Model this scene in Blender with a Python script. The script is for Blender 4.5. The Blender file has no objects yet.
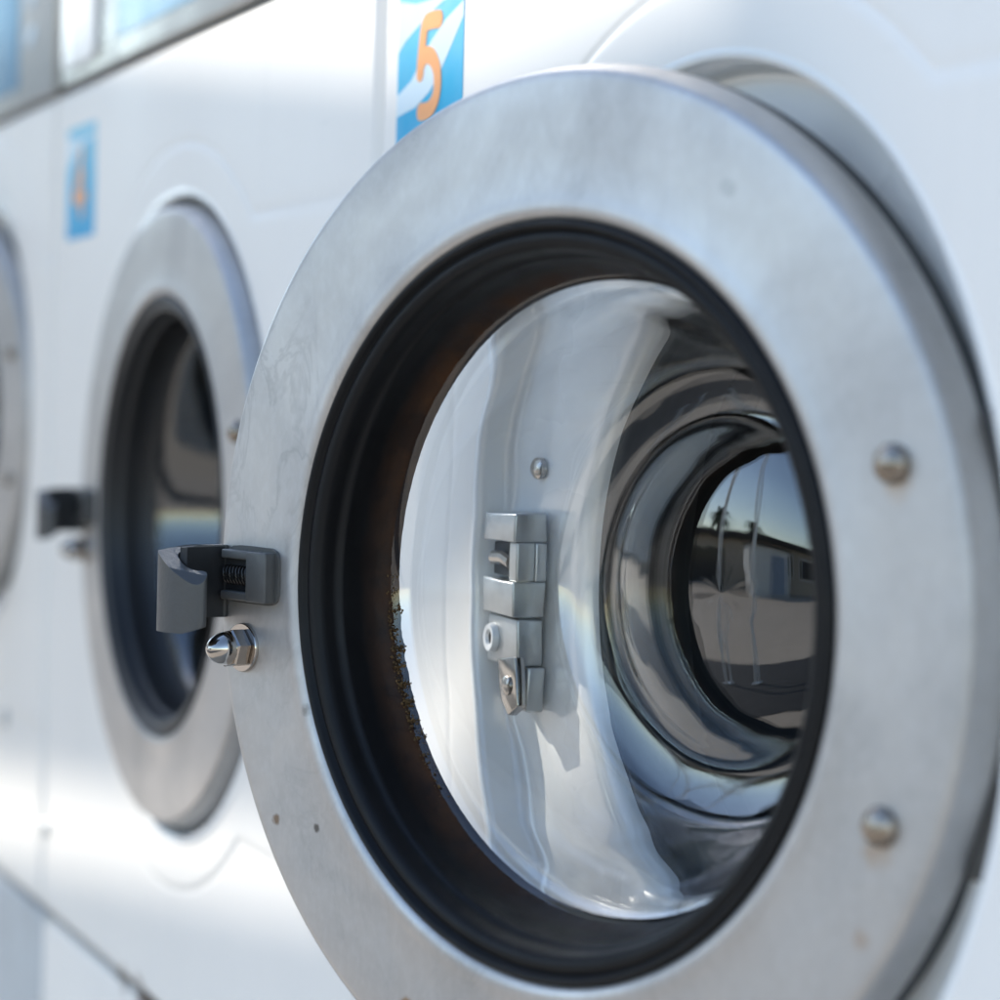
import bpy, bmesh, math, random
from mathutils import Vector, Matrix, noise
random.seed(4)
PI = math.pi
S = 0.70                      # metres per machine width; geometry below is written in machine widths
ZG = -1.10 / S                # ground level below the camera
scene = bpy.context.scene
COL = scene.collection

# ------------------------------------------------------------------ helpers
def tag(o, label=None, cat=None, group=None, kind=None):
    if label: o['label'] = label
    if cat: o['category'] = cat
    if group: o['group'] = group
    if kind: o['kind'] = kind
    return o

def link(o, parent=None):
    COL.objects.link(o)
    if parent is not None: o.parent = parent
    return o

def empty(name, loc):
    o = bpy.data.objects.new(name, None); o.empty_display_size = .1
    o.location = loc
    return link(o)

class MB:
    """collects vertices (machine widths) and faces, builds one mesh"""
    def __init__(s): s.v = []; s.f = []; s.m = []; s.cur = 0
    def add(s, vs, fs):
        b = len(s.v); s.v += [tuple(v) for v in vs]
        for f in fs: s.f.append([b + i for i in f]); s.m.append(s.cur)
    def box(s, x0, x1, y0, y1, z0, z1):
        vs = [(x, y, z) for x in (x0, x1) for y in (y0, y1) for z in (z0, z1)]
        s.add(vs, [(0,1,3,2),(4,6,7,5),(0,4,5,1),(2,3,7,6),(0,2,6,4),(1,5,7,3)])
    def lathe(s, prof, seg=192, closed=False, c=(0,0,0), fn=None, axis='y'):
        vs = []
        for (r, y) in prof:
            for k in range(seg):
                a = 2*PI*k/seg
                rr, yy = (fn(r, y, a) if fn else (r, y))
                if axis == 'y': vs.append((c[0]+rr*math.cos(a), c[1]+yy, c[2]+rr*math.sin(a)))
                else: vs.append((c[0]+rr*math.cos(a), c[1]+rr*math.sin(a), c[2]+yy))
        fs = []; n = len(prof)
        for i in range(n if closed else n-1):
            j = (i+1) % n
            for k in range(seg):
                q = (k+1) % seg
                fs.append((i*seg+k, i*seg+q, j*seg+q, j*seg+k))
        s.add(vs, fs)
    def tube(s, pts, r, seg=10, flat=None):
        """round tube along points; r may be a list"""
        vs = []; fs = []; n = len(pts); up = Vector((0,0,1))
        P = [Vector(p) for p in pts]
        for i, p in enumerate(P):
            d = (P[min(i+1,n-1)] - P[max(i-1,0)]).normalized()
            a = d.cross(up)
            if a.length < 1e-4: a = d.cross(Vector((1,0,0)))
            a.normalize(); b = a.cross(d)
            ri = r[i] if isinstance(r, (list, tuple)) else r
            for k in range(seg):
                t = 2*PI*k/seg
                vs.append(p + a*math.cos(t)*ri + b*math.sin(t)*ri)
        for i in range(n-1):
            for k in range(seg):
                q = (k+1) % seg
                fs.append((i*seg+k, i*seg+q, (i+1)*seg+q, (i+1)*seg+k))
        fs.append(tuple(range(seg))[::-1]); fs.append(tuple(range((n-1)*seg, n*seg)))
        s.add(vs, fs)
    def extrude(s, outline, a, b, plane='xz'):
        """flat outline given in a plane, extruded between a and b on the third axis"""
        def P(u, v, w):
            return {'xz': (u, w, v), 'xy': (u, v, w), 'yz': (w, u, v)}[plane]
        n = len(outline)
        vs = [P(u, v, a) for u, v in outline] + [P(u, v, b) for u, v in outline]
        fs = [tuple(range(n)), tuple(range(2*n-1, n-1, -1))]
        for i in range(n):
            j = (i+1) % n; fs.append((i, j, n+j, n+i))
        s.add(vs, fs)
    def build(s, name, mats, parent=None, smooth=35, bevel=0, bseg=3, scale=S):
        me = bpy.data.meshes.new(name)
        me.from_pydata([(x*scale, y*scale, z*scale) for x, y, z in s.v], [], s.f)
        if not isinstance(mats, (list, tuple)): mats = [mats]
        for m in mats: me.materials.append(m)
        if len(mats) > 1: me.polygons.foreach_set('material_index', s.m)
        bm = bmesh.new(); bm.from_mesh(me)
        bmesh.ops.remove_doubles(bm, verts=bm.verts, dist=1e-6)
        bmesh.ops.recalc_face_normals(bm, faces=bm.faces)
        if bevel:
            es = [e for e in bm.edges if len(e.link_faces) == 2 and e.calc_face_angle(0) > math.radians(30)]
            bmesh.ops.bevel(bm, geom=es, offset=bevel*scale, segments=bseg, profile=.5, affect='EDGES', clamp_overlap=True)
        if smooth:
            for f in bm.faces: f.smooth = True
            for e in bm.edges:
                if len(e.link_faces) == 2 and e.calc_face_angle(0) > math.radians(smooth): e.smooth = False
        bm.to_mesh(me); bm.free()
        o = bpy.data.objects.new(name, me)
        return link(o, parent)

# ------------------------------------------------------------------ materials
class NT:
    def __init__(s, name):
        s.mat = bpy.data.materials.new(name); s.mat.use_nodes = True
        s.t = s.mat.node_tree; s.n = s.t.nodes; s.l = s.t.links
        s.bsdf = s.n['Principled BSDF']
        s.co = s.n.new('ShaderNodeTexCoord')
    def new(s, typ, **kw):
        n = s.n.new(typ)
        for k, v in kw.items():
            if k.startswith('_'): setattr(n, k[1:], v)
            else: s.set(n.inputs[k.replace('__', ' ')], v)
        return n
    def set(s, sock, v):
        if isinstance(v, bpy.types.NodeSocket): s.l.new(v, sock)
        else: sock.default_value = v
    def noise(s, scale, detail=4, rough=.5, vec=None, dist=0):
        n = s.new('ShaderNodeTexNoise', Scale=scale, Detail=detail, Roughness=rough, Distortion=dist)
        s.l.new(vec or s.co.outputs['Object'], n.inputs['Vector'])
        return n.outputs['Fac']
    def ramp(s, fac, stops):
        r = s.n.new('ShaderNodeValToRGB'); s.l.new(fac, r.inputs[0])
        e = r.color_ramp.elements
        while len(e) > 2: e.remove(e[-1])
        for i, (p, c) in enumerate(stops):
            if i >= 2: el = e.new(p)
            else: el = e[i]; el.position = p
            el.color = c if len(c) == 4 else (*c, 1)
        return r.outputs[0]
    def val(s, fac, a, b, lo=0., hi=1.):
        m = s.new('ShaderNodeMapRange'); s.l.new(fac, m.inputs[0])
        for i, v in zip((1,2,3,4), (lo, hi, a, b)): m.inputs[i].default_value = v
        return m.outputs[0]
    def math(s, op, a, b=0., clamp=False):
        m = s.n.new('ShaderNodeMath'); m.operation = op; m.use_clamp = clamp
        s.set(m.inputs[0], a); s.set(m.inputs[1], b); return m.outputs[0]
    def mix(s, fac, a, b):
        m = s.n.new('ShaderNodeMix'); m.data_type = 'RGBA'
        s.set(m.inputs['Factor'], fac)
        s.set(m.inputs[6], a if not isinstance(a, tuple) else (*a[:3], 1))
        s.set(m.inputs[7], b if not isinstance(b, tuple) else (*b[:3], 1))
        return m.outputs[2]
    def mapping(s, scale=(1,1,1), loc=(0,0,0), rot=(0,0,0)):
        m = s.n.new('ShaderNodeMapping'); s.l.new(s.co.outputs['Object'], m.inputs[0])
        m.inputs['Scale'].default_value = scale; m.inputs['Location'].default_value = loc
        m.inputs['Rotation'].default_value = rot
        return m.outputs[0]
    def bump(s, h, strength=.3, dist=.001):
        b = s.new('ShaderNodeBump', Strength=strength, Distance=dist); s.l.new(h, b.inputs['Height'])
        s.l.new(b.outputs[0], s.bsdf.inputs['Normal']); return b
    def spot(s, p, r, wob):
        """soft mask 1 inside a blob round point p (metres, object space)"""
        v = s.n.new('ShaderNodeVectorMath'); v.operation = 'DISTANCE'
        s.l.new(s.co.outputs['Object'], v.inputs[0]); v.inputs[1].default_value = p
        d = s.math('ADD', v.outputs['Value'], s.math('MULTIPLY', s.math('SUBTRACT', wob, .5), r*1.6))
        return s.val(d, 1, 0, r*.5, r*1.1)
    def p(s, **kw):
        for k, v in kw.items(): s.set(s.bsdf.inputs[k.replace('__', ' ')], v if not (isinstance(v, tuple) and len(v) == 3) else (*v, 1))
        return s

def mat_enamel(name, base=(.875,.825,.76), rough=.45, grime=None):
    m = NT(name)
    n = m.noise(3.5, 5, .6); n2 = m.noise(60, 3, .6)
    c = m.mix(m.val(n, 0, .35, .35, .75), base, tuple(b*.90 for b in base))
    run = m.noise(1, 4, .65, vec=m.mapping((38, 38, 1.6)), dist=.5)
    c = m.mix(m.math('MULTIPLY', m.val(run, 0, .30, .58, .74), m.val(m.noise(4, 3), 0, 1, .45, .62)), c, tuple(b*.72 for b in base))
    sc = m.noise(1, 3, .7, vec=m.mapping((12, 12, 240), rot=(0, .35, 0)))
    c = m.mix(m.val(sc, 0, .22, .66, .72), c, tuple(b*.7 for b in base))
    if grime:
        for p, r, colr, a in grime:
            k = m.math('MULTIPLY', m.spot(p, r, n2), a)
            c = m.mix(k, c, colr)
    m.p(Base__Color=c, Roughness=m.val(n, rough, rough+.14, .3, .7))
    m.bump(m.noise(6, 2), .10, .002)
    return m.mat

def mat_steel(name, base=(.60,.61,.62), rough=.30, spots=(), stains=True, aniso=0, dark=.75):
    m = NT(name)
    big = m.noise(7, 6, .62, dist=.6)
    drip = m.noise(1, 5, .6, vec=m.mapping((24, 24, 15)), dist=1.2)
    fine = m.noise(1, 3, .6, vec=m.mapping((260, 260, 160)))
    c = m.mix(m.val(big, 0, 1, .36, .68), base, tuple(b*dark for b in base))
    if stains:
        edge = m.math('ABSOLUTE', m.math('SUBTRACT', drip, .52))
        tide = m.val(edge, .55, 0, 0, .022)             # tide marks left by dried water
        c = m.mix(m.math('MULTIPLY', tide, m.val(big, 0, .55, .46, .66)), c, tuple(b*.55 for b in base))
        loc_ = m.math('MULTIPLY', m.spot((-.225*S, 0, .085*S), .055, big), m.val(edge, 1, 0, .004, .030))
        c = m.mix(m.math('MULTIPLY', loc_, .36), c, tuple(b*.60 for b in base))
        c = m.mix(m.val(fine, 0, .16, .45, .8), c, (.75, .75, .76))
    w = m.noise(220, 3)
    for p, r, colr, a in spots:
        c = m.mix(m.math('MULTIPLY', m.spot(p, r, w), a), c, colr)
    ro = m.math('ADD', m.val(big, rough-.05, rough+.12, .3, .7), m.val(drip, -.03, .05, .35, .65))
    m.p(Base__Color=c, Metallic=.88, Roughness=ro)
    if aniso: m.p(Anisotropic=aniso)
    m.bump(m.math('ADD', m.math('MULTIPLY', big, .6), m.math('MULTIPLY', fine, .12)), .22, .002)
    return m.mat

def mat_simple(name, col, rough=.5, metal=0, bump=0, bscale=80, var=.12, **kw):
    m = NT(name); n = m.noise(bscale*.25, 5, .6)
    c = m.mix(m.val(n, 0, 1, .3, .7), tuple(x*(1-var) for x in col), tuple(min(1, x*(1+var)) for x in col))
    m.p(Base__Color=c, Roughness=m.val(n, max(.02, rough-.05), rough+.06, .3, .7), Metallic=metal, **kw)
    if bump: m.bump(m.noise(bscale, 4), bump, .001)
    return m.mat

def mat_rubber(name):
    m = NT(name)
    sep = m.n.new('ShaderNodeSeparateXYZ'); m.l.new(m.co.outputs['Object'], sep.inputs[0])
    x, y, z = sep.outputs
    r = m.math('SQRT', m.math('ADD', m.math('MULTIPLY', x, x), m.math('MULTIPLY', z, z)))
    n = m.noise(45, 5, .65); n2 = m.noise(12, 3)
    # rusty brown deposit where water sits behind the inner lip
    inner = m.val(m.math('SUBTRACT', y, m.math('MULTIPLY', n, .010*1.0)), 0, 1, .016, .034)
    left = m.val(m.math('ADD', x, m.math('MULTIPLY', n2, .06)), 1, 0, -.05, .08)
    k = m.math('MULTIPLY', m.math('MULTIPLY', inner, left), m.val(n, .18, .72, .40, .66))
    c = m.mix(k, (.0045, .0043, .0048), (.13, .050, .013))
    dust = m.val(m.noise(1, 4, .6, vec=m.mapping((30, 8, 30))), 0, .35, .45, .75)
    c = m.mix(dust, c, (.008,.0078,.008))
    m.p(Base__Color=c, Specular__IOR__Level=.22, Roughness=m.math('ADD', m.math('MULTIPLY', k, .3), m.val(n, .40, .55, .3, .7)))
    m.bump(m.math('ADD', n, m.math('MULTIPLY', k, 2.)), .22, .001)
    return m.mat

def mat_glass(name):
    m = NT(name)
    w = m.noise(1, 2, .5, vec=m.mapping((9, 9, 5)))
    m.p(Base__Color=(.975, .99, .985), Roughness=0.0, IOR=1.68, Transmission__Weight=1.0)
    m.bump(w, .05, .002)
    return m.mat

# ------------------------------------------------------------------ fitted numbers (machine widths)
S0, C5, ZC, RD, RE, RS = -1.6403, .4889, -.1031, .2850, .3463, .3036
RH = .2061
Z_TOP, Z_LOW = .3438, -.575
TH, CX, CY = .3269, -1.1578, -.0892
MX, MZ = C5, ZC - ZG                                  # door centre inside a machine whose origin is at its left foot
zz = lambda z: z - ZG                                 # camera-relative height -> height over the ground

M = {}
M['white'] = mat_enamel('white_enamel')
M['white_four'] = mat_enamel('white_enamel_with_rust', grime=[
    ((.410*S, 0, (zz(-.577))*S), .016, (.16,.09,.05), .95), ((.35*S, 0, zz(-.574)*S), .012, (.22,.15,.10), .6),
    ((.44*S, 0, zz(-.583)*S), .012, (.2,.12,.07), .6),
    ((.02*S, 0, zz(-.574)*S), .010, (.4,.38,.33), .6)])
M['seat'] = mat_enamel('seat_enamel', (.89,.885,.86), .22)
M['seat'].node_tree.nodes['Principled BSDF'].inputs['Coat Weight'].default_value = 1.0
M['seat'].node_tree.nodes['Principled BSDF'].inputs['Coat Roughness'].default_value = .10
def dl(px, z): return (px*S, 0, z*S)
M['door'] = mat_steel('door_steel', (.575,.55,.525), .44, spots=[
    (dl(-.098,-.2395), .0042, (.30,.17,.07), .8), (dl(-.222,-.150), .0028, (.2,.12,.06), .8), (dl(-.182,-.149), .0022, (.06,.05,.04), .8),
    (dl(-.195,-.080), .003, (.15,.13,.11), .6), (dl(.13,.215), .004, (.35,.34,.33), .5), (dl(.228,-.142), .004, (.40,.28,.2), .5),
    (dl(.236,-.099), .006, (.40,.25,.13), .45), (dl(.24,.072), .006, (.45,.3,.18), .4), (dl(-.215,-.205), .0018, (.1,.08,.06), .8)])
M['door_plain'] = mat_steel('door_steel_plain', (.575,.55,.525), .44)
M['rubber'] = mat_rubber('black_rubber')
M['rubber_clean'] = mat_simple('black_rubber_clean', (.010,.0098,.0105), .45, bump=.2, bscale=60)
M['glass'] = mat_glass('door_glass')
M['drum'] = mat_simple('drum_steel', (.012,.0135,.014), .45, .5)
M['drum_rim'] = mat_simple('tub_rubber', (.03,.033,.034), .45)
M['gap'] = mat_simple('dark_gap', (.03,.03,.028), .8)
M['plastic'] = mat_simple('dark_grey_plastic', (.062,.060,.058), .40, bump=.15, bscale=500, var=.05)
M['black'] = mat_simple('recess_black', (.012,.012,.013), .5, bump=.2, bscale=400)
M['chrome'] = mat_simple('polished_chrome', (.42,.385,.35), .10, 1.0, var=.03)
M['bolt'] = mat_simple('worn_bolt', (.5,.46,.42), .25, 1.0, bump=.3, bscale=300)
M['seam'] = mat_enamel('seam_sealant', (.62,.61,.58), .7, grime=[((.42*S, .003, zz(-.579)*S), .030, (.13,.08,.045), .95), ((.33*S, .003, zz(-.579)*S), .020, (.2,.15,.1), .7), ((.02*S, .003, zz(-.579)*S), .012, (.4,.38,.33), .6)])
M['spring'] = mat_simple('dark_spring', (.045,.042,.04), .35, .9)  # plain dark metal for the latch spring
M['rustbolt'] = mat_simple('tarnished_screw', (.34,.29,.24), .28, 1.0, bump=.3, bscale=300, var=.35)
M['grime'] = mat_simple('brown_grime', (.105,.058,.018), .8, var=.5, bscale=900)
M['zinc'] = mat_simple('cast_zinc', (.56,.57,.57), .36, .8, bump=.2, bscale=250)
M['grey'] = mat_simple('grey_paint', (.072,.070,.066), .45, bump=.1, bscale=200)
M['pstrip'] = mat_simple('panel_gap', (.10,.09,.07), .6)
M['panel_steel'] = mat_steel('control_panel_steel', (.40,.395,.385), .30, stains=False, dark=.9)
M['display'] = mat_simple('pale_blue_foil', (.12,.28,.42), .3)
M['button'] = mat_simple('white_plastic', (.88,.88,.87), .3)
M['mark'] = mat_simple('grey_blue_print', (.26,.36,.46), .4)
M['cyan'] = None
def mat_sticker():
    m = NT('cyan_foil')
    sep = m.n.new('ShaderNodeSeparateXYZ'); m.l.new(m.co.outputs['Object'], sep.inputs[0])
    z = sep.outputs[2]
    c = m.ramp(m.val(z, 0, 1, zz(.176)*S, zz(.30)*S), [(0, (.002,.34,.62)), (.4, (.015,.40,.64)), (1., (.20,.55,.70))])
    n = m.noise(30, 3)
    m.p(Base__Color=m.mix(m.val(n, 0, .1, .4, .7), c, (.8,.9,.95)), Roughness=.45, Specular__IOR__Level=.2)
    return m.mat
M['cyan'] = mat_sticker()
M['swoosh'] = mat_simple('pale_foil', (.62,.74,.80), .45, var=.03)
M['orange'] = mat_simple('orange_foil', (.88,.36,.11), .45, var=.05)
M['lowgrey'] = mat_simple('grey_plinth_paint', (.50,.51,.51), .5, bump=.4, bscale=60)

# ------------------------------------------------------------------ machine
def front_panel_mesh(ox=0, oz=0, rs=RS):
    """sheet with a round opening; embossed ring and a shoulder running to the right edge"""
    x0, x1 = .004, .996; z0, z1 = zz(Z_LOW)+.003, zz(Z_TOP)-.002
    cx, cz = MX+ox, MZ+oz
    RC = .405 if not ox else .3535
    angs = [2*PI*k/480 for k in range(480)]
    for (x, z) in ((x0,z0),(x1,z0),(x1,z1),(x0,z1)):
        a = math.atan2(z-cz, x-cx) % (2*PI)
        k = min(range(480), key=lambda i: abs(angs[i]-a)); angs[k] = a
    def bound(a):
        c, s = math.cos(a), math.sin(a); t = 9
        if c > 1e-9: t = min(t, (x1-cx)/c)
        if c < -1e-9: t = min(t, (x0-cx)/c)
        if s > 1e-9: t = min(t, (z1-cz)/s)
        if s < -1e-9: t = min(t, (z0-cz)/s)
        return t
    def sm(t): t = max(0, min(1, t)); return t*t*(3-2*t)
    def h(x, z):
        r = math.hypot(x-cx, z-cz)
        d = max(RE - r, min(zz(.163) - z, z - zz(-.37), x-cx-.15))
        g_ = math.exp(-(d/.0032)**2) * (1 if z > cz-.42 else 0)
        edge = min(x-x0, x1-x, z-z0, z1-z)
        e = .007*(1-sm(edge/.010))                     # rolled sheet edge
        return .0014*g_ + e - .0012*sm(d/.004+.5)
    rc = [rs + (RC-rs)*i/52 for i in range(53)]
    NR = 62
    vs = []; n = len(angs)
    for i in range(len(rc)+NR):
        for a in angs:
            if i < len(rc): r = rc[i]
            else:
                t = (i-len(rc)+1)/NR; b = bound(a)
                r = rc[-1] + (b-rc[-1])*(1-(1-t)**1.25)
            x, z = cx+r*math.cos(a), cz+r*math.sin(a)
            vs.append((x, h(x, z), z))
    fs = []
    for i in range(len(rc)+NR-1):
        for k in range(n):
            q = (k+1) % n
            fs.append((i*n+k, i*n+q, (i+1)*n+q, (i+1)*n+k))
    # returned edge so that the sheet has depth at the seams
    b = (len(rc)+NR-1)*n; L = len(vs)
    for k in range(n):
        x, y, z = vs[b+k]; vs.append((x, .03, z))
    for k in range(n):
        q = (k+1) % n; fs.append((b+k, b+q, L+q, L+k))
    mb = MB(); mb.add(vs, fs); return mb

def ngon_ring(n, r, c, y): return [(c[0]+r*math.cos(2*PI*k/n), y, c[2]+r*math.sin(2*PI*k/n)) for k in range(n)]

def dome(mb, c, prof, seg=32):
    """lathe round the y axis through c, closing at the tip"""
    mb.lathe(prof, seg, c=c)

def glass_profile():
    key = [(.184,.047),(.177,.051),(.171,.060),(.1645,.077),(.158,.096),(.1510,.117),(.1445,.1365),(.1385,.1500),(.1330,.1568),(.1265,.1602),(.1170,.1632),
           (.1070,.1648),(.1000,.1640),(.0930,.1615),(.0840,.1585),(.0700,.1550),(.0500,.1520),(.0250,.1500),(0.0002,.1494)]
    # smooth with Catmull-Rom
    out = []
    for i in range(len(key)-1):
        p0 = key[max(i-1,0)]; p1 = key[i]; p2 = key[i+1]; p3 = key[min(i+2,len(key)-1)]
        for k in range(6):
            t = k/6
            out.append(tuple(.5*((2*p1[j]) + (-p0[j]+p2[j])*t + (2*p0[j]-5*p1[j]+4*p2[j]-p3[j])*t*t + (-p0[j]+3*p1[j]-3*p2[j]+p3[j])*t**3) for j in (0,1)))
    out.append(key[-1])
    T = .0048; back = []
    for i, (r, y) in enumerate(out):
        a = out[max(i-1,0)]; b = out[min(i+1,len(out)-1)]
        dx, dy = b[0]-a[0], b[1]-a[1]; L = math.hypot(dx, dy)
        nx, ny = dy/L, -dx/L
        back.append((max(.0002, r+nx*T), y+ny*T))
    back[-1] = (.0002, out[-1][1]+T)
    return out, back

def gasket_fn(r, y, a):
    # crumbling, dirty inner lip, worst at the lower left
    if y > .046 and r < .1805:
        w = math.exp(-((math.degrees(a)-197)/13.)**2)
        n = noise.noise(Vector((math.cos(a)*28, math.sin(a)*28, y*60)))
        n2 = noise.noise(Vector((math.cos(a)*9, math.sin(a)*9, 7)))
        n3 = noise.noise(Vector((math.cos(a)*75, math.sin(a)*75, 3)))
        n4 = noise.noise(Vector((math.cos(a)*200, math.sin(a)*200, y*300)))
        r -= (.0007*n + .0006*n3 + .0005*n4)*.22 + w*(.0016*abs(n3) + .0012*abs(n4) + .0020*max(0, n+.1))
    return r, y

def make_door(parent, steel, screws=True, open_door=True):
    """door mesh in its own frame: x right, -y towards the viewer, z up, origin in the face centre"""
    mb = MB()
    prof = [(.2035,.016),(.2040,.008),(.2050,.0030),(.2068,.0004),(.2095,-.0012),(.2130,-.0016),(.2170,-.0008),(.2215,0),(.24,0),(.262,0),(.2790,0),(.2822,.0003),(.2842,.0012),(.2852,.0028),
            (.2868,.0080),(.2886,.0150),(.2896,.0200),(.2896,.0225),(.2880,.0245),(.2850,.0252),(.276,.0255),(.255,.0255),(.225,.024),(.2035,.016)]
    mb.lathe(prof, 256)
    d = mb.build('door', steel, parent, smooth=40)
    kg = MB(); kg.lathe([(.262,.0258),(.2850,.0256),(.2880,.0250),(.2890,.0262),(.2890,.0345),(.2865,.0372),(.270,.0378),(.262,.0360),(.262,.0258)], 200)
    kg.build('door_seal', M['drum_rim'], d, smooth=40)
    g = MB()
    gp = [(.2062,.010),(.2060,.0025),(.2052,-.0006),(.2038,-.0020),(.2020,-.0019),(.2006,-.0004),(.2000,.0014),(.1993,.0021),(.1985,.0016),(.1965,.0011),(.1938,.0014),(.1914,.0026),(.1900,.0050),(.1893,.0085),(.1889,.0120),(.1883,.0150),
          (.1872,.0163),(.1862,.0172),(.1857,.0195),(.1856,.0240),(.1852,.0290),(.1845,.0340),(.1834,.0390),(.1819,.0435),(.1801,.0470),(.1786,.0498),(.1778,.0530),(.1784,.0562),(.1804,.0580),(.186,.058),(.194,.050),(.200,.034),(.2062,.010)]
    g.lathe(gp, 720, fn=gasket_fn)
    g.build('gasket', M['rubber'], d, smooth=60)
    if open_door:
        gr = MB(); rnd = random.Random(8)
        for i in range(1100):
            ang = rnd.gauss(200, 11)
            if not 180 < ang < 226: continue
            ang = math.radians(ang + .6*math.sin(ang*1.7)); sz = abs(rnd.gauss(0, .0005)) + .00035
            rr = .1772 - rnd.random()**3*.0022*(1+math.sin(ang*43)+.6*math.sin(ang*97)); yy = .0535 - rnd.random()**2.2*.008
            c0 = Vector((rr*math.cos(ang), yy, rr*math.sin(ang)))
            ph = [Vector((rnd.uniform(-1,1), rnd.uniform(-1,1), rnd.uniform(-1,1))).normalized()*sz*rnd.uniform(.6,1.2) for _ in range(6)]
            ax = [Vector((1,0,0)),Vector((0,1,0)),Vector((-1,0,0)),Vector((0,-1,0)),Vector((0,0,1)),Vector((0,0,-1))]
            vs = [c0+ax[q]*sz*rnd.uniform(.6,1.1)+ph[q]*.35 for q in range(6)]
            gr.add(vs, [(0,1,4),(1,2,4),(2,3,4),(3,0,4),(1,0,5),(2,1,5),(3,2,5),(0,3,5)])
        tag(gr.build('grime', M['grime'], d, smooth=80), kind='stuff')
    o, b = glass_profile()
    nf = len(o)
    def ripple(r, y, a):
        if r < .01: return r, y
        q = noise.noise(Vector((math.cos(a)*2.3+r*9, math.sin(a)*2.3, y*16)))
        q2 = noise.noise(Vector((math.cos(a)*5+4, math.sin(a)*5, y*30+r*20)))
        k = min(1, max(0, (.176-r)/.02)) * min(1, max(.12, (r-.105)/.025))
        return r+(.0014*q+.0005*q2)*k, y+.0007*q*k
    gl = MB(); gl.lathe(o, 256); n0 = len(gl.v)
    gl.lathe(b, 256, fn=ripple)
    gl.add([gl.v[k] for k in range(256)] + [gl.v[n0+k] for k in range(256)], [(k, (k+1) % 256, 256+(k+1) % 256, 256+k) for k in range(256)])
    gl.build('glass_bowl', M['glass'], d, smooth=75)
    # rear clamp ring holding the bowl
    cr = MB(); cr.lathe([(.205,.0245),(.214,.0245),(.214,.031),(.207,.034),(.205,.0245)], 160)
    cr.build('clamp_ring', M['zinc'], d)
    # handle: wall running out from the door edge, lip folded over to the right in front of it
    hp = [(-.2845,-.001),(-.2875,-.010),(-.2895,-.024),(-.2905,-.036),(-.2900,-.0420),(-.2870,-.0460),(-.279,-.0478),(-.270,-.0475),(-.2620,-.0448),(-.2545,-.0405),(-.2515,-.0370),(-.2518,-.0340),(-.2560,-.0340),
          (-.263,-.0362),(-.270,-.0376),(-.2775,-.0370),(-.2815,-.0340),(-.2810,-.024),(-.2785,-.010),(-.2765,-.001)]
    hq = []
    for i in range(len(hp)):
        P4 = [hp[(i+j-1) % len(hp)] for j in range(4)]
        for k in range(4):
            t = k/4; hq.append(tuple(.5*(2*P4[1][j]+(P4[2][j]-P4[0][j])*t+(2*P4[0][j]-5*P4[1][j]+4*P4[2][j]-P4[3][j])*t*t+(3*P4[1][j]-P4[0][j]-3*P4[2][j]+P4[3][j])*t**3) for j in (0,1)))
    hp = hq
    hb = MB(); n = len(hp)
    cxh, zt_, zb_ = -.27, .0150, -.0370
    rows = []
    for t in (0, .015, .04, .08, .15, .3, .5, .7, .85, .92, .96, .985, 1):
        row = []
        for (x, y) in hp:
            k = max(0, min(1, (-y-.020)/.024)); k = k*k*(3-2*k)              # the lip is taller than the wall
            top = zt_ - .0005 - (.003+.022*max(0, (x+.288)/.036))*k; bot = -.0305 - .0075*k + .30*max(0, x+.262)*k
            ins = .0022*(1-math.sin(PI*min(max(t,0),1))**.25)
            xx = x + (cxh - .012 - x)*ins*4; yy = y + (-.05-y)*ins*2*k
            row.append((xx, yy, bot + (top-bot)*t))
        rows.append(row)
    vs = [v for r in rows for v in r]; fs = []
    for i in range(len(rows)-1):
        for k in range(n):
            q = (k+1) % n; fs.append((i*n+k, i*n+q, (i+1)*n+q, (i+1)*n+k))
    fs.append(tuple(range(n))[::-1]); fs.append(tuple(range((len(rows)-1)*n, len(rows)*n)))
    hb.add(vs, fs)
    h = hb.build('handle', M['plastic'], d, smooth=50, bevel=0)
    li = MB(); li.extrude([(-.2803,-.0335),(-.2770,-.0365),(-.2700,-.0364),(-.2700,-.0352),(-.2765,-.0340),(-.2765,-.0008),(-.2775,-.0008)], -.0300, .0138, 'xy')
    li.build('handle_shade', M['black'], h)  # black sheet stands in for the shade inside the handle fold
    # latch block, open towards the handle with the spring visible inside
    bk = MB()
    bk.box(-.2460,-.2260, -.0100, .000, -.0185, .0125)
    bk.box(-.2735,-.2462, -.0085, .000, .0070, .0125)
    bk.box(-.2735,-.2462, -.0085, .000, -.0185, -.0130)
    bk.box(-.2745,-.2462, -.0030, .000, -.0129, .0069)
    bk.build('latch_block', M['grey'], d, bevel=.0012)
    cv = MB(); cv.box(-.2740,-.2464, -.0036,-.0029, -.0128,.0068); cv.build('latch_cavity', M['black'], d, smooth=0)
    sp = MB(); pts = []
    for k in range(150):
        a = k*.34; pts.append((-.2725+.026*k/150, -.0050+.0030*math.cos(a), -.003+.0055*math.sin(a)))
    sp.tube(pts, .0007, 6); sp.build('latch_spring', M['spring'], d)
    gk = MB(); ol = []
    for k in range(40):
        t = 2*PI*k/40
        x, z = -.2490+.0258*math.copysign(abs(math.cos(t))**.35, math.cos(t)), -.0025+.0178*math.copysign(abs(math.sin(t))**.35, math.sin(t))
        j = 1+.03*noise.noise(Vector((t*6, 2, 0))); ol.append((x*1., -.0025+(z+.0025)*j))
    gk.extrude(ol, -.0022, .0004); gk.build('latch_gasket', M['grey'], d, smooth=0)
    # cap nut on a washer
    nut = MB(); c = (-.2585, 0, -.0480)
    nut.lathe([(.0002,-.0001),(.0150,-.0001),(.0152,-.0008),(.0150,-.0020),(.0146,-.0026),(.0002,-.0026)], 40, c=c)
    N = 6; R6 = .0124
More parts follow.
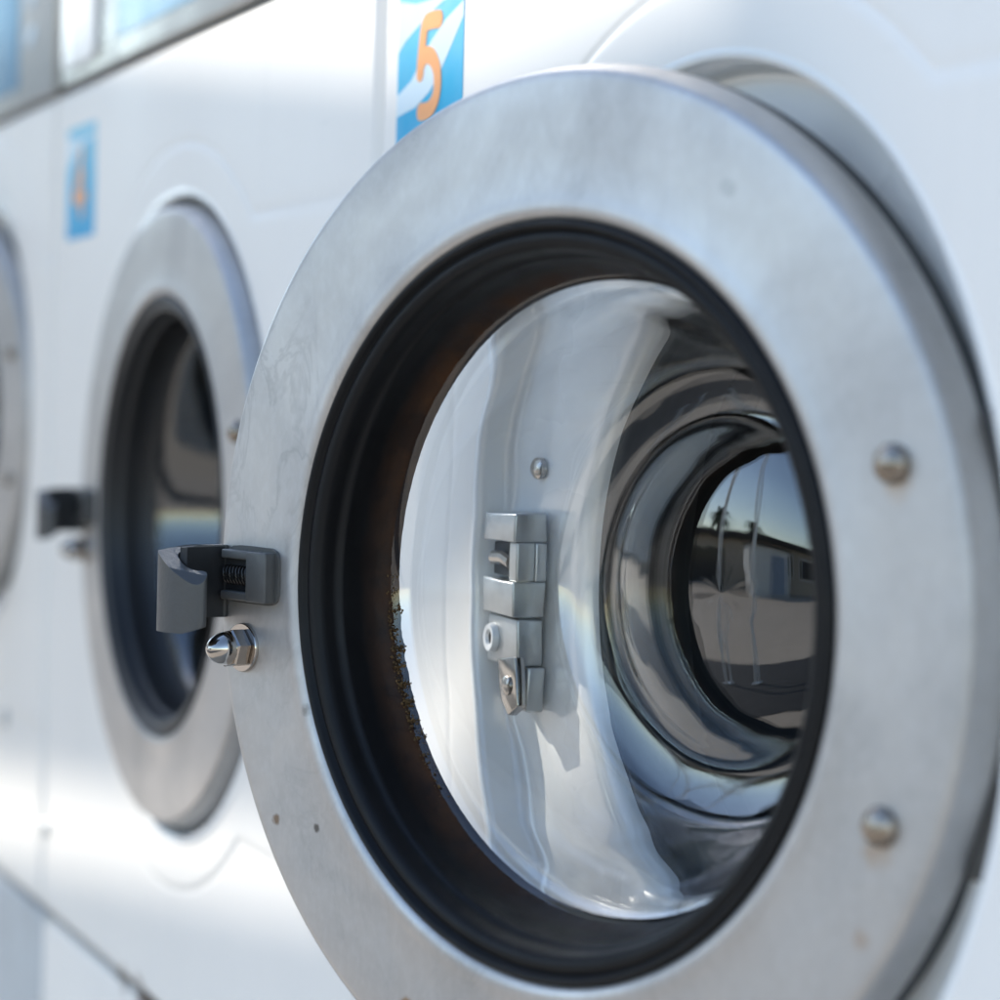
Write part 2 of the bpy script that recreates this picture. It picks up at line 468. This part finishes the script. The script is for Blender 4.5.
    ring = lambda r, y, rot=.2: [(c[0]+r*math.cos(2*PI*k/N+rot), y, c[2]+r*math.sin(2*PI*k/N+rot)) for k in range(N)]
    v = ring(R6*.93,-.0027)+ring(R6,-.0036)+ring(R6,-.0118)+ring(R6*.93,-.0130)
    f = [(i*N+k, i*N+(k+1)%N, (i+1)*N+(k+1)%N, (i+1)*N+k) for i in range(3) for k in range(N)]
    f += [tuple(range(N))[::-1], tuple(range(3*N,4*N))]
    nut.add(v, f)
    nut.lathe([(.0102,-.0125),(.0104,-.0145),(.0100,-.0172),(.0088,-.0206),(.0068,-.0238),(.0044,-.0260),(.0022,-.0270),(.0002,-.0273)], 40, c=c)
    nut.build('cap_nut', M['chrome'], d, smooth=28)
    # domed hinge screws
    if screws:
        for z in (.0850,-.0845):
            s_ = MB(); c2 = (.2380, -.0006, z-.0025)
            s_.lathe([(.0002,.0004),(.0097,.0004),(.0099,-.0010),(.0094,-.0030),(.0078,-.0052),(.0054,-.0068),(.0026,-.0076),(.0002,-.0078)], 32, c=c2)
            s_.build('hinge_screw', M['rustbolt'], d)
    # hinge plate on the back of the door
    hg = MB(); hg.box(.205,.286,.0245,.034,-.11,.11); 
    hg.build('hinge_plate', M['grey'], d, bevel=.002)
    for z in (-.085,.085):
        kn = MB(); kn.lathe([(.0002,-.02),(.0085,-.02),(.0085,.02),(.0002,.02)], 20, c=(.286,.034,z), axis='z')
        kn.build('hinge_knuckle', M['grey'], d)
    return d

def make_strike(parent):
    """latch plate fixed inside the left of the opening; coordinates relative to the wall plane, camera-relative z"""
    X = lambda x: x - S0
    e = MB(); yb = .024
    def bx(x0,x1,y0,y1,z0,z1): e.box(X(x0),X(x1),y0,y1,zz(z0),zz(z1))
    bx(-1.4370,-1.3840, .002, yb, -.0830,-.0630)       # upper arm
    bx(-1.4370,-1.3840, .002, yb, -.1310,-.1070)       # lower arm
    bx(-1.4365,-1.3840, .0165, yb, -.1068,-.0832)      # throat floor
    bx(-1.3950,-1.3842, .0045, .0163, -.1068,-.0832)
    s = e.build('strike_plate', M['zinc'], parent, bevel=.0012)
    k = MB()
    k.box(X(-1.4360),X(-1.3975), .0120,.0163, zz(-.1050),zz(-.0850)); k.build('strike_throat', M['black'], s)
    r = MB(); r.tube([(X(-1.430), .008, zz(-.095)),(X(-1.412), .009, zz(-.094)),(X(-1.398), .008, zz(-.096))], .0042, 10); r.build('latch_roller', M['chrome'], s)
    e = MB(); bx(-1.4350,-1.3850, .006, yb, -.1630,-.1325); bx(-1.4050,-1.3800, .012, yb, -.1920,-.1635)
    l = e.build('strike_foot', M['zinc'], s, bevel=.0015)
    b = MB(); b.lathe([(.0045,.004),(.0055,.0015),(.0085,.0012),(.0095,.004),(.0095,.0062),(.0002,.0062)], 28, c=(X(-1.4235),0,zz(-.1475)))
    b.build('screw_boss', M['button'], s)
    t = MB(); t.extrude([(X(-1.4130),zz(-.1600)),(X(-1.3850),zz(-.1560)),(X(-1.3770),zz(-.1880)),(X(-1.3920),zz(-.1960)),(X(-1.4060),zz(-.1850))], .0045, .0115)
    t.build('strike_tab', M['chrome'], s, bevel=.001)
    q = MB(); q.lathe([(.0002,.0016),(.0050,.0018),(.0068,.0030),(.0068,.0044),(.0002,.0044)], 20, c=(X(-1.3935),0,zz(-.1760)))
    q.build('screw', M['bolt'], s)
    return s

def ribbon(pts, w, y0, y1):
    """round-ended flat stroke through (x,z) points"""
    P = [Vector(p) for p in pts]
    # resample with Catmull-Rom
    Q = []
    for i in range(len(P)-1):
        p0, p1, p2, p3 = P[max(i-1,0)], P[i], P[i+1], P[min(i+2,len(P)-1)]
        for k in range(6):
            t = k/6; Q.append(.5*((2*p1)+(p2-p0)*t+(2*p0-5*p1+4*p2-p3)*t*t+(3*p1-p0-3*p2+p3)*t**3))
    Q.append(P[-1]); L = []; R = []
    for i, q in enumerate(Q):
        d = (Q[min(i+1,len(Q)-1)]-Q[max(i-1,0)]).normalized(); n = Vector((-d.y, d.x)); L.append(q+n*w); R.append(q-n*w)
    def cap(e, d):
        a0 = math.atan2(d.y, d.x)
        return [Vector((e.x+w*math.cos(a0+t), e.y+w*math.sin(a0+t))) for t in [PI/2-PI*k/12 for k in range(1, 12)]]
    d1 = (Q[-1]-Q[-2]).normalized(); d0 = (Q[0]-Q[1]).normalized()
    ol = L + cap(Q[-1], d1) + R[::-1] + cap(Q[0], d0)
    mb = MB(); mb.extrude([(p.x, p.y) for p in ol], y0, y1)
    return mb

def clip_poly(poly, x0, x1, z0, z1):
    def clip(p, f, g):
        o = []
        for i in range(len(p)):
            a, b = p[i], p[(i+1)%len(p)]
            if f(a): o.append(a)
            if f(a) != f(b): o.append(g(a, b))
        return o
    def ix(c): return lambda a, b: (c, a[1]+(b[1]-a[1])*(c-a[0])/(b[0]-a[0]))
    def iz(c): return lambda a, b: (a[0]+(b[0]-a[0])*(c-a[1])/(b[1]-a[1]), c)
    for f, g in ((lambda a: a[0] >= x0, ix(x0)),(lambda a: a[0] <= x1, ix(x1)),(lambda a: a[1] >= z0, iz(z0)),(lambda a: a[1] <= z1, iz(z1))):
        poly = clip(poly, f, g)
        if not poly: return poly
    return poly

def make_sticker(parent, dx, digit):
    x0, x1, z0, z1 = .0370+dx, .1560+dx, zz(.1770), zz(.2970)
    b = MB(); b.box(x0, x1, -.0005, .0004, z0, z1)
    st = b.build('number_sticker', M['cyan'], parent, smooth=0)
    W, H = x1-x0, z1-z0
    def band(lo, hi, name='swoosh'):
        n = 26; pl = [(x0-W*.1+W*1.2*k/n, z0+H*lo(-.1+1.2*k/n)) for k in range(n+1)]+[(x0-W*.1+W*1.2*k/n, z0+H*hi(-.1+1.2*k/n)) for k in range(n,-1,-1)]
        pl = clip_poly(pl, x0+.0003, x1-.0003, z0+.0003, z1-.0003)
        if len(pl) > 2:
            m = MB(); m.extrude(pl, -.0007, -.0004); m.build(name, M['swoosh'], st, smooth=0)
    B1 = [(.0358,.2113),(.0717,.2147),(.0978,.2231),(.1165,.2346),(.1345,.2495),(.1570,.2690),(.1570,.2790),(.1237,.2694),(.0987,.2579),(.0797,.2453),(.0636,.2346),(.0358,.2262)]
    B2 = [(.0358,.2560),(.0513,.2641),(.0713,.2704),(.0941,.2772),(.1197,.2830),(.1570,.2860),(.1570,.2900),(.1300,.2880),(.1000,.2868),(.0701,.2879),(.0358,.2940)]
    for i, B in enumerate((B1, B2) if digit == 5 else ([(x, z-.004 if z > .24 else z) for x, z in B2],)):
        pl = clip_poly([(x+dx, zz(z)) for x, z in B], x0+.0003, x1-.0003, z0+.0003, z1-.0003)
        m = MB(); m.extrude(pl, -.0007, -.0004); m.build('swoosh', M['swoosh'], st, smooth=0)
    if digit == 5:
        strokes = [[(.1130,.2715),(.0980,.2725),(.0890,.2715),(.0855,.2660),(.0832,.2562),(.0812,.2452),(.0805,.2380)],
                   [(.0812,.2430),(.0893,.2490),(.1010,.2470),(.1105,.2381),(.1130,.2261),(.1090,.2165),(.0985,.2105),(.0830,.2105)]]
    else:
        strokes = [[(.1150,.2200),(.0900,.2190),(.0730,.2200)], [(.0730,.2200),(.0880,.2430),(.1010,.2680)], [(.1030,.2450),(.1030,.2250),(.1030,.2030)]]
    mb = MB()
    for i, s_ in enumerate(strokes):
        r = ribbon([(x+dx, zz(z)) for x, z in s_], .0062, -.0010-.0001*i, -.0006)
        mb.add(r.v, r.f)
    nm = mb.build('numeral', M['orange'], st, smooth=0)
    return st

# shared meshes are built once, then copied
def machine(k, label, white, door_mat, open_to=None, digit=None, dx=0, base_mat=None, strike=False, off=(0,0)):
    """k: how many widths to the left of the open machine"""
    root = empty('washing_machine', ((S0-k)*S, 0, ZG*S + 1.10 + 0))
    root.location.z = 0
    tag(root, label, 'washing machine', 'washing machines in one row')
    if 'panel' not in SH:
        SH['panel'] = front_panel_mesh().build('front_panel', white, root, smooth=50)
        fp = SH['panel']
    else:
        if off[0]: fp = front_panel_mesh(off[0], off[1], RS*.87).build('front_panel', white, root, smooth=50)
        else:
            fp = bpy.data.objects.new('front_panel', SH['panel'].data.copy()); link(fp, root)
            fp.data.materials[0] = white
    def part(name, fn):
        if name in SH: o = bpy.data.objects.new(name, SH[name].data); link(o, root); return o
        SH[name] = fn(); SH[name].parent = root; return SH[name]
    def cab():
        b = MB()
        b.box(.0035, .9965, .031, .9, .06, zz(.66)); return None
    def body():
        # cabinet shell: two sides, top, back, floor (the front sheet closes it)
        b = MB()
        b.box(.0030,.0120,.0305,.95,.05,zz(.70)); b.box(.9880,.9970,.0305,.95,.05,zz(.70))
        b.box(.0122,.9878,.0305,.95,zz(.691),zz(.70)); b.box(.0122,.9878,.94,.95,.05,zz(.690)); b.box(.0122,.9878,.0305,.938,.05,.06)
        return b.build('cabinet', M['gap'], root)
    part('cabinet', body)
    def seat():
        b = MB()
        b.lathe([(RS+.0006,-.0012),(RS-.0022,-.0016),(RS-.0048,-.0010),(RS-.0062,.0008),(RS-.0070,.004),(RS-.0080,.018),(RS-.0105,.0235),(RS-.018,.0255),
                 (.262,.0262),(.235,.0275),(.212,.0290),(.203,.0300),(.196,.0315),(.1915,.0345),(.1895,.0390),(.1890,.0430)], 256, c=(MX,0,MZ))
        return b.build('door_seat', M['seat'], root, smooth=60)
    part('door_seat', seat)
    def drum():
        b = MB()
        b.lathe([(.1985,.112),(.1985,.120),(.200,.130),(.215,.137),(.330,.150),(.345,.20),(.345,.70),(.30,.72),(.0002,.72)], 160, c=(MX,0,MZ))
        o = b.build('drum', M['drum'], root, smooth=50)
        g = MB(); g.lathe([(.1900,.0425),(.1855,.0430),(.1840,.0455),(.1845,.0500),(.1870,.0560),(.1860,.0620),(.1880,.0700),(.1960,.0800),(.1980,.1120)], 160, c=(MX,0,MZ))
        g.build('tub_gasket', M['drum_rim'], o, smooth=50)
        for a in (.6, 2.7, 4.8):
            l = MB(); c, s = math.cos(a), math.sin(a)
            l.tube([(MX+c*.325,.20,MZ+s*.325),(MX+c*.322,.66,MZ+s*.322)], .035, 14)
            l.build('drum_lifter', M['drum'], o)
        return o
    part('drum', drum)
    # screw on the seat
    def sscrew():
        o = MB(); o.lathe([(.0002,.0205),(.0050,.0208),(.0072,.0225),(.0074,.0258),(.0002,.0258)], 24, c=(-1.4010-S0+.0, 0, zz(-.0300)))
        return o.build('seat_screw', M['bolt'], root)
    part('seat_screw', sscrew)
    if strike: make_strike(root)
    d = make_door(root, door_mat) if 'door' not in SH else None
    if d is None:
        src = SH['door']; d = src.copy(); link(d, root)
        d.data = src.data.copy(); d.data.materials[0] = door_mat
        for ch in src.children:
            if ch.name.startswith('grime'): continue
            c = ch.copy(); link(c, d)
            if ch.name.startswith('gasket'):
                c.material_slots[0].link = 'OBJECT'; c.material_slots[0].material = M['rubber_clean']
            for gch in ch.children: g2 = gch.copy(); link(g2, c)
    SH.setdefault('door', d)
    if open_to is None:
        d.location = (MX*S, -.0150*S, MZ*S); d.rotation_euler = (0, 0, 0)
    else:
        cx, cy, th = open_to
        d.location = ((cx-(S0-k))*S, cy*S, (MZ+.0025+off[1])*S); d.rotation_euler = (0, 0, th)
    if off[0]:
        for ch in root.children:
            if ch.name.split('.')[0] in ('door_seat', 'drum', 'seat_screw'):
                ch.scale = (.87, 1, .87); ch.location = ((off[0]+.13*MX)*S, 0, (off[1]+.13*MZ)*S)
    # control panel above the front sheet
    def cpanel():
        b = MB(); b.box(.0330,.9960,-.0030,.03,zz(.3465),zz(.70))
        o = b.build('control_panel', M['panel_steel'], root, bevel=.0025)
        g = MB(); g.box(.0,.0326,-.0010,.03,zz(.3475),zz(.70)); g.build('gap_strip', M['pstrip'], o)  # dark strip stands in for the gap between neighbouring control panels
        a = MB(); a.box(.268,.820,-.0042,-.0028,zz(.3700),zz(.66)); a.build('display_foil', M['display'], o, bevel=.0006)
        ol = []
        for (qx, qz, a0) in ((.170,.3780,-90),(.170,.60,0),(.066,.60,90),(.066,.3780,180)):
            for t in range(7):
                an = math.radians(a0+15*t); ol.append((qx+.016*math.cos(an), zz(qz)+.016*math.sin(an)))
        w = MB(); w.extrude(ol, -.0070, -.0028); w.build('coin_plate', M['button'], o, bevel=.0012)
        for (x, z, s_) in ((.862,.410,.030),(.872,.455,.022),(.86,.50,.030)):
            t = MB(); t.extrude([(x, zz(z)),(x+s_, zz(z+.006)),(x+s_*1.5, zz(z+.022)),(x+s_*.6, zz(z+.026)),(x+.003, zz(z+.014))], -.0042, -.0028); t.build('printed_mark', M['mark'], o)
        return o
    if 'control_panel' not in SH: SH['control_panel'] = cpanel()
    else:
        src = SH['control_panel']; o = src.copy(); link(o, root)
        for ch in src.children: c = ch.copy(); link(c, o)
    # lower panel and plinth
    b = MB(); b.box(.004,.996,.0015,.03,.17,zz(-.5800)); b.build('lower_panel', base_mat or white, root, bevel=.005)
    b = MB(); b.box(.03,.97,.05,.08,0,.169); b.build('plinth', M['gap'], root)
    if digit: make_sticker(root, dx, digit)
    return root

SH = {}
m5 = machine(0, 'nearest white washing machine, blue sticker with an orange 5, its big steel door swung open', M['white'], M['door'],
             open_to=(CX, CY, TH), digit=5, strike=True)
m4 = machine(1, 'middle white washing machine with its steel door shut and a blue number sticker above it', M['white_four'], M['door_plain'], digit=4, dx=.022)
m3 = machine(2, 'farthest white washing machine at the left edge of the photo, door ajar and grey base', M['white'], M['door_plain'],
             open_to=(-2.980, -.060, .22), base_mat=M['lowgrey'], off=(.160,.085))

for ch in m3.children:
    if ch.name.startswith('door') and not ch.name.startswith('door_seat'): ch.scale = (.87, .87, .87)
def lock(root, x, z, r):
    b = MB(); b.lathe([(.0002,-.006),(r*.7,-.006),(r,-.0035),(r,.0035),(.0002,.0035)], 20, c=(x,0,zz(z)))
    b.build('panel_lock', M['zinc'], root)
lock(m4, .0235, -.4762, .009); lock(m3, .804, -.381, .011)
sl = MB(); sl.box(.004,.996,.0040, .03, zz(-.5822), zz(-.5765)); sl.build('panel_seam', M['seam'], m4, smooth=0)

# ------------------------------------------------------------------ place round the machines
def plain_noise_mat(name, a, b, scale, rough=.8, bump=.3):
    m = NT(name); n = m.noise(scale, 8, .6); n2 = m.noise(scale*.15, 4, .6)
    c = m.mix(m.val(n, 0, 1, .3, .7), a, b); c = m.mix(m.val(n2, 0, .4, .35, .7), c, tuple(x*.7 for x in a))
    m.p(Base__Color=c, Roughness=rough); m.bump(n, bump, .01); return m.mat
ground_m = plain_noise_mat('concrete_paving', (.46,.39,.31), (.54,.46,.37), 3)
ground_shade_m = plain_noise_mat('painted_ground_shade', (.035,.035,.036), (.055,.055,.055), 8)  # dark colour stands in for shade on the near paving
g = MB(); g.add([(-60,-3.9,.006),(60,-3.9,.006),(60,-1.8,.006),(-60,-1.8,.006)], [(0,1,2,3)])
tag(g.build('ground_shade', ground_shade_m, scale=1, smooth=0), 'dark strip of painted shade on the paving in front of the machines', kind='structure')
g = MB(); g.add([(-150,-150,0),(150,-150,0),(150,150,0),(-150,150,0)], [(0,1,2,3)])
tag(g.build('ground', ground_m, scale=1, smooth=0), 'concrete paving in front of the machines', kind='structure')

wall_m = plain_noise_mat('painted_render', (.50,.42,.33), (.58,.49,.39), 2)
roof_m = plain_noise_mat('dark_roof_tiles', (.05,.045,.042), (.08,.07,.06), 6)
win_m = mat_simple('window_glass_dark', (.03,.035,.04), .1)
whitew = plain_noise_mat('white_render', (.68,.68,.66), (.74,.74,.72), 2)
# building across the yard, seen reflected in the bowl
bl = empty('building', (-9.0, -17.0, 0))
b = MB(); b.box(-14, 9, -7, 0, 0, 2.05); b.build('wall', wall_m, bl, scale=1)
b = MB(); b.box(-14.4, 9.4, -7.3, .45, 2.051, 2.36); b.build('roof', roof_m, bl, scale=1, bevel=.03)
for x in (-11.5,-8,-5.2,4.2,6.6):
    b = MB(); b.box(x, x+1.5, .002, .05, .80, 1.65); w = b.build('window', win_m, bl, scale=1)
    f = MB()
    for q in ((x-.08,x,.75,1.7),(x+1.5,x+1.58,.75,1.7),(x-.08,x+1.58,1.7,1.78),(x-.08,x+1.58,.67,.75)): f.box(q[0],q[1],.002,.09,q[2],q[3])
    f.build('frame', whitew, w, scale=1)
b = MB(); b.box(-2.9, 1.2, .002, .06, 0, 1.55); b.build('garage_opening', win_m, bl, scale=1)
tag(bl, 'low beige building with a dark roof, mirrored in the glass of the open door', 'building')

b2 = empty('building', (-34, -13, 0))
b = MB(); b.box(-6, 0, -22, 20, 0, 3.6); b.build('wall', plain_noise_mat('grey_render', (.26,.26,.25), (.32,.32,.31), 2), b2, scale=1)
b = MB(); b.box(-6.4, .4, -22.4, 20.4, 3.601, 3.95); b.build('roof', roof_m, b2, scale=1, bevel=.03)
for y in (-18, -11, -4, 3, 10, 16):
    b = MB(); b.box(.002, .05, y, y+2.4, 1.0, 2.5); b.build('window', win_m, b2, scale=1)
tag(b2, 'long grey building at the far left end of the yard', 'building')
kk = empty('kiosk', (-4.3, -14.6, 0)); kk.rotation_euler = (0, 0, -.6)
b = MB(); b.box(-1.1, 1.3, -1.2, 0, 0, 1.75); b.build('wall', whitew, kk, scale=1)
b = MB(); b.box(-1.2, 1.4, -1.3, .15, 1.751, 1.85); b.build('roof', roof_m, kk, scale=1)
b = MB(); b.box(.1, 1.0, .002, .04, .05, 1.45); b.build('shutter', plain_noise_mat('blue_grey_shutter', (.28,.33,.42), (.34,.40,.5), 6), kk, scale=1)
tag(kk, 'small white kiosk with a blue grey shutter, mirrored in the door glass', 'kiosk')

for px_, py_, lab in ((-2.15,-3.0,'left one of two slim white posts, a bright line in the door glass'),(-1.73,-3.0,'right one of two slim white posts, a bright line in the door glass')):
    pr = empty('post', (px_, py_, 0))
    b = MB(); b.lathe([(.0002,0),(.022,0),(.022,3.5),(.0002,3.5)], 24, axis='z'); b.build('pole', M['button'], pr, scale=1)
    b = MB(); b.lathe([(.0002,.006),(.06,.006),(.06,.018),(.023,.019)], 24, axis='z'); b.build('base_plate', M['zinc'], pr, scale=1)
    tag(pr, lab, 'post', 'slim white posts by the kerb')
leaf_m = plain_noise_mat('dark_foliage', (.035,.055,.02), (.07,.10,.035), 4)
bark_m = plain_noise_mat('palm_bark', (.10,.08,.06), (.16,.13,.10), 12)
def palm(x, y, h, seed, label):
    rnd = random.Random(seed); r = empty('palm_tree', (x, y, 0))
    t = MB(); t.tube([(0,0,0),(.05,0,h*.35),(.15,.03,h*.7),(.2,.05,h)], [.24,.19,.16,.15], 12); t.build('trunk', bark_m, r, scale=1)
    c = MB()
    for i in range(46):
        a = rnd.uniform(0, 2*PI); el = rnd.uniform(-.5, 1.35); L = rnd.uniform(1.3, 2.0)
        base = Vector((.2,.05,h)); pts = []
        for k in range(9):
            s = k/8; hor = L*s*math.cos(el)*(1-.1*s); ver = L*s*math.sin(el) - .9*s*s*L*.6
            pts.append(base+Vector((math.cos(a)*hor, math.sin(a)*hor, ver)))
        side = Vector((-math.sin(a), math.cos(a), 0))
        for k in range(1, 9):
            for j in range(3):
                p = pts[k-1].lerp(pts[k], j/3); w = .34*math.sin(PI*min(1, (k+j/3)/9*.95+.05))
                d = (pts[k]-pts[k-1]).normalized()*.12
                for sg in (1,-1):
                    q = p+side*sg*w+d+Vector((0,0,-.22*w-.05*rnd.random()))
                    c.add([p, p+d*.6, q], [(0,1,2)])
    c.build('crown', leaf_m, r, scale=1, smooth=0)
    tag(r, label, 'palm tree', 'palm trees behind the building')
palm(-12.2,-25,3.9,1,'tallest palm tree behind the building, mirrored in the door glass')
palm(-16.5,-26,3.0,2,'short palm tree behind the building, mirrored in the door glass')
palm(-20.5,-27,2.7,3,'leftmost palm tree behind the building, mirrored in the door glass')
palm(-9.0,-26,3.2,5,'rightmost palm tree behind the building, mirrored in the door glass')

# ------------------------------------------------------------------ sun, sky, unseen boards added to shape the sun patches on the fronts
sd = Vector((-.72, -.40, .56)).normalized()            # towards the sun
el = math.asin(sd.z); 
sun = bpy.data.lights.new('sun', 'SUN'); sun.energy = 2.5; sun.angle = math.radians(.6); sun.color = (1., .95, .87)
so = bpy.data.objects.new('sun', sun); link(so); so.rotation_euler = sd.to_track_quat('Z', 'Y').to_euler()
def occluder(name, pts, t, label, thick=.05):
    """pts: corners of the shaded patch on the machine fronts (x, z in widths, camera-relative); the board stands t metres up-sun"""
    q = [Vector((x*S, 0, z*S+1.10)) + sd*t for x, z in pts]
    q = [Vector((v.x, v.y, max(v.z, .0))) for v in q]
    n = Vector((sd.x, sd.y, 0)).normalized()*thick
    mb = MB(); k = len(q)
    mb.add([tuple(v) for v in q]+[tuple(v+n) for v in q], [tuple(range(k)), tuple(range(2*k-1,k-1,-1))]+[(i,(i+1)%k,k+(i+1)%k,k+i) for i in range(k)])
    o = mb.build(name, whitew, scale=1, smooth=0); tag(o, label, 'sun blocker')
occluder('sun_blocker', [(-5.2,-.66),(-5.2,.85),(-3.4,.50),(-2.0,.300),(-1.47,.225),(-1.15,.235),(-.95,.60),(.6,.8),(.6,.29),(-1.30,.02),(-1.52,-.13),(-1.77,-.290),(-2.32,-.347),(-2.87,-.406)], 3.4, 'unseen upper board added to shade the machine fronts from the sun')
occluder('sun_blocker', [(-5.2,-.86),(-2.855,-.542),(-1.771,-.394),(-1.44,-.235),(-1.25,-.02),(.6,.28),(1.4,-.6),(.6,-2.9),(-5.2,-2.9)], 3.4, 'unseen lower board added to shade the machine bases from the sun')

world = bpy.data.worlds.new('World'); scene.world = world; world.use_nodes = True
wn = world.node_tree; bg = wn.nodes['Background']
sky = wn.nodes.new('ShaderNodeTexSky'); sky.sky_type = 'NISHITA'; sky.sun_disc = False
sky.sun_elevation = el; sky.sun_rotation = math.atan2(sd.x, sd.y)
sky.air_density = 1.0; sky.dust_density = .35; sky.ozone_density = 1.0
wn.links.new(sky.outputs[0], bg.inputs['Color']); bg.inputs['Strength'].default_value = .15

# ------------------------------------------------------------------ camera
y_, p_, r_ = 1.15193, -.0386, .02688
F = Vector((-math.sin(y_)*math.cos(p_), math.cos(y_)*math.cos(p_), math.sin(p_)))
Rt = Vector((math.cos(y_), math.sin(y_), 0)); U = Rt.cross(F)
R2 = math.cos(r_)*Rt + math.sin(r_)*U; U2 = -math.sin(r_)*Rt + math.cos(r_)*U
cam = bpy.data.cameras.new('camera'); co = bpy.data.objects.new('camera', cam); link(co)
mw = Matrix(((R2.x,U2.x,-F.x,0),(R2.y,U2.y,-F.y,-.63223*S),(R2.z,U2.z,-F.z,1.10),(0,0,0,1)))
co.matrix_world = mw
cam.sensor_width = 36; cam.lens = 2377.1/1000*36
cam.shift_x = 9.6/1000; cam.shift_y = 5.8/1000
cam.clip_start = .02; cam.clip_end = 600
cam.dof.use_dof = True; cam.dof.focus_distance = 1.47*S; cam.dof.aperture_fstop = 5.3; cam.dof.aperture_blades = 9
scene.camera = co

vs_ = scene.view_settings; vs_.view_transform = 'Standard'; vs_.look = 'None'; vs_.gamma = 1; vs_.use_curve_mapping = False
vs_.exposure = 1.34
cy = scene.cycles
cy.use_denoising = True
cy.max_bounces = 16; cy.transmission_bounces = 12; cy.glossy_bounces = 8; cy.transparent_max_bounces = 12; cy.diffuse_bounces = 4
cy.caustics_reflective = True; cy.caustics_refractive = True; cy.sample_clamp_indirect = 6.0; cy.blur_glossy = .3
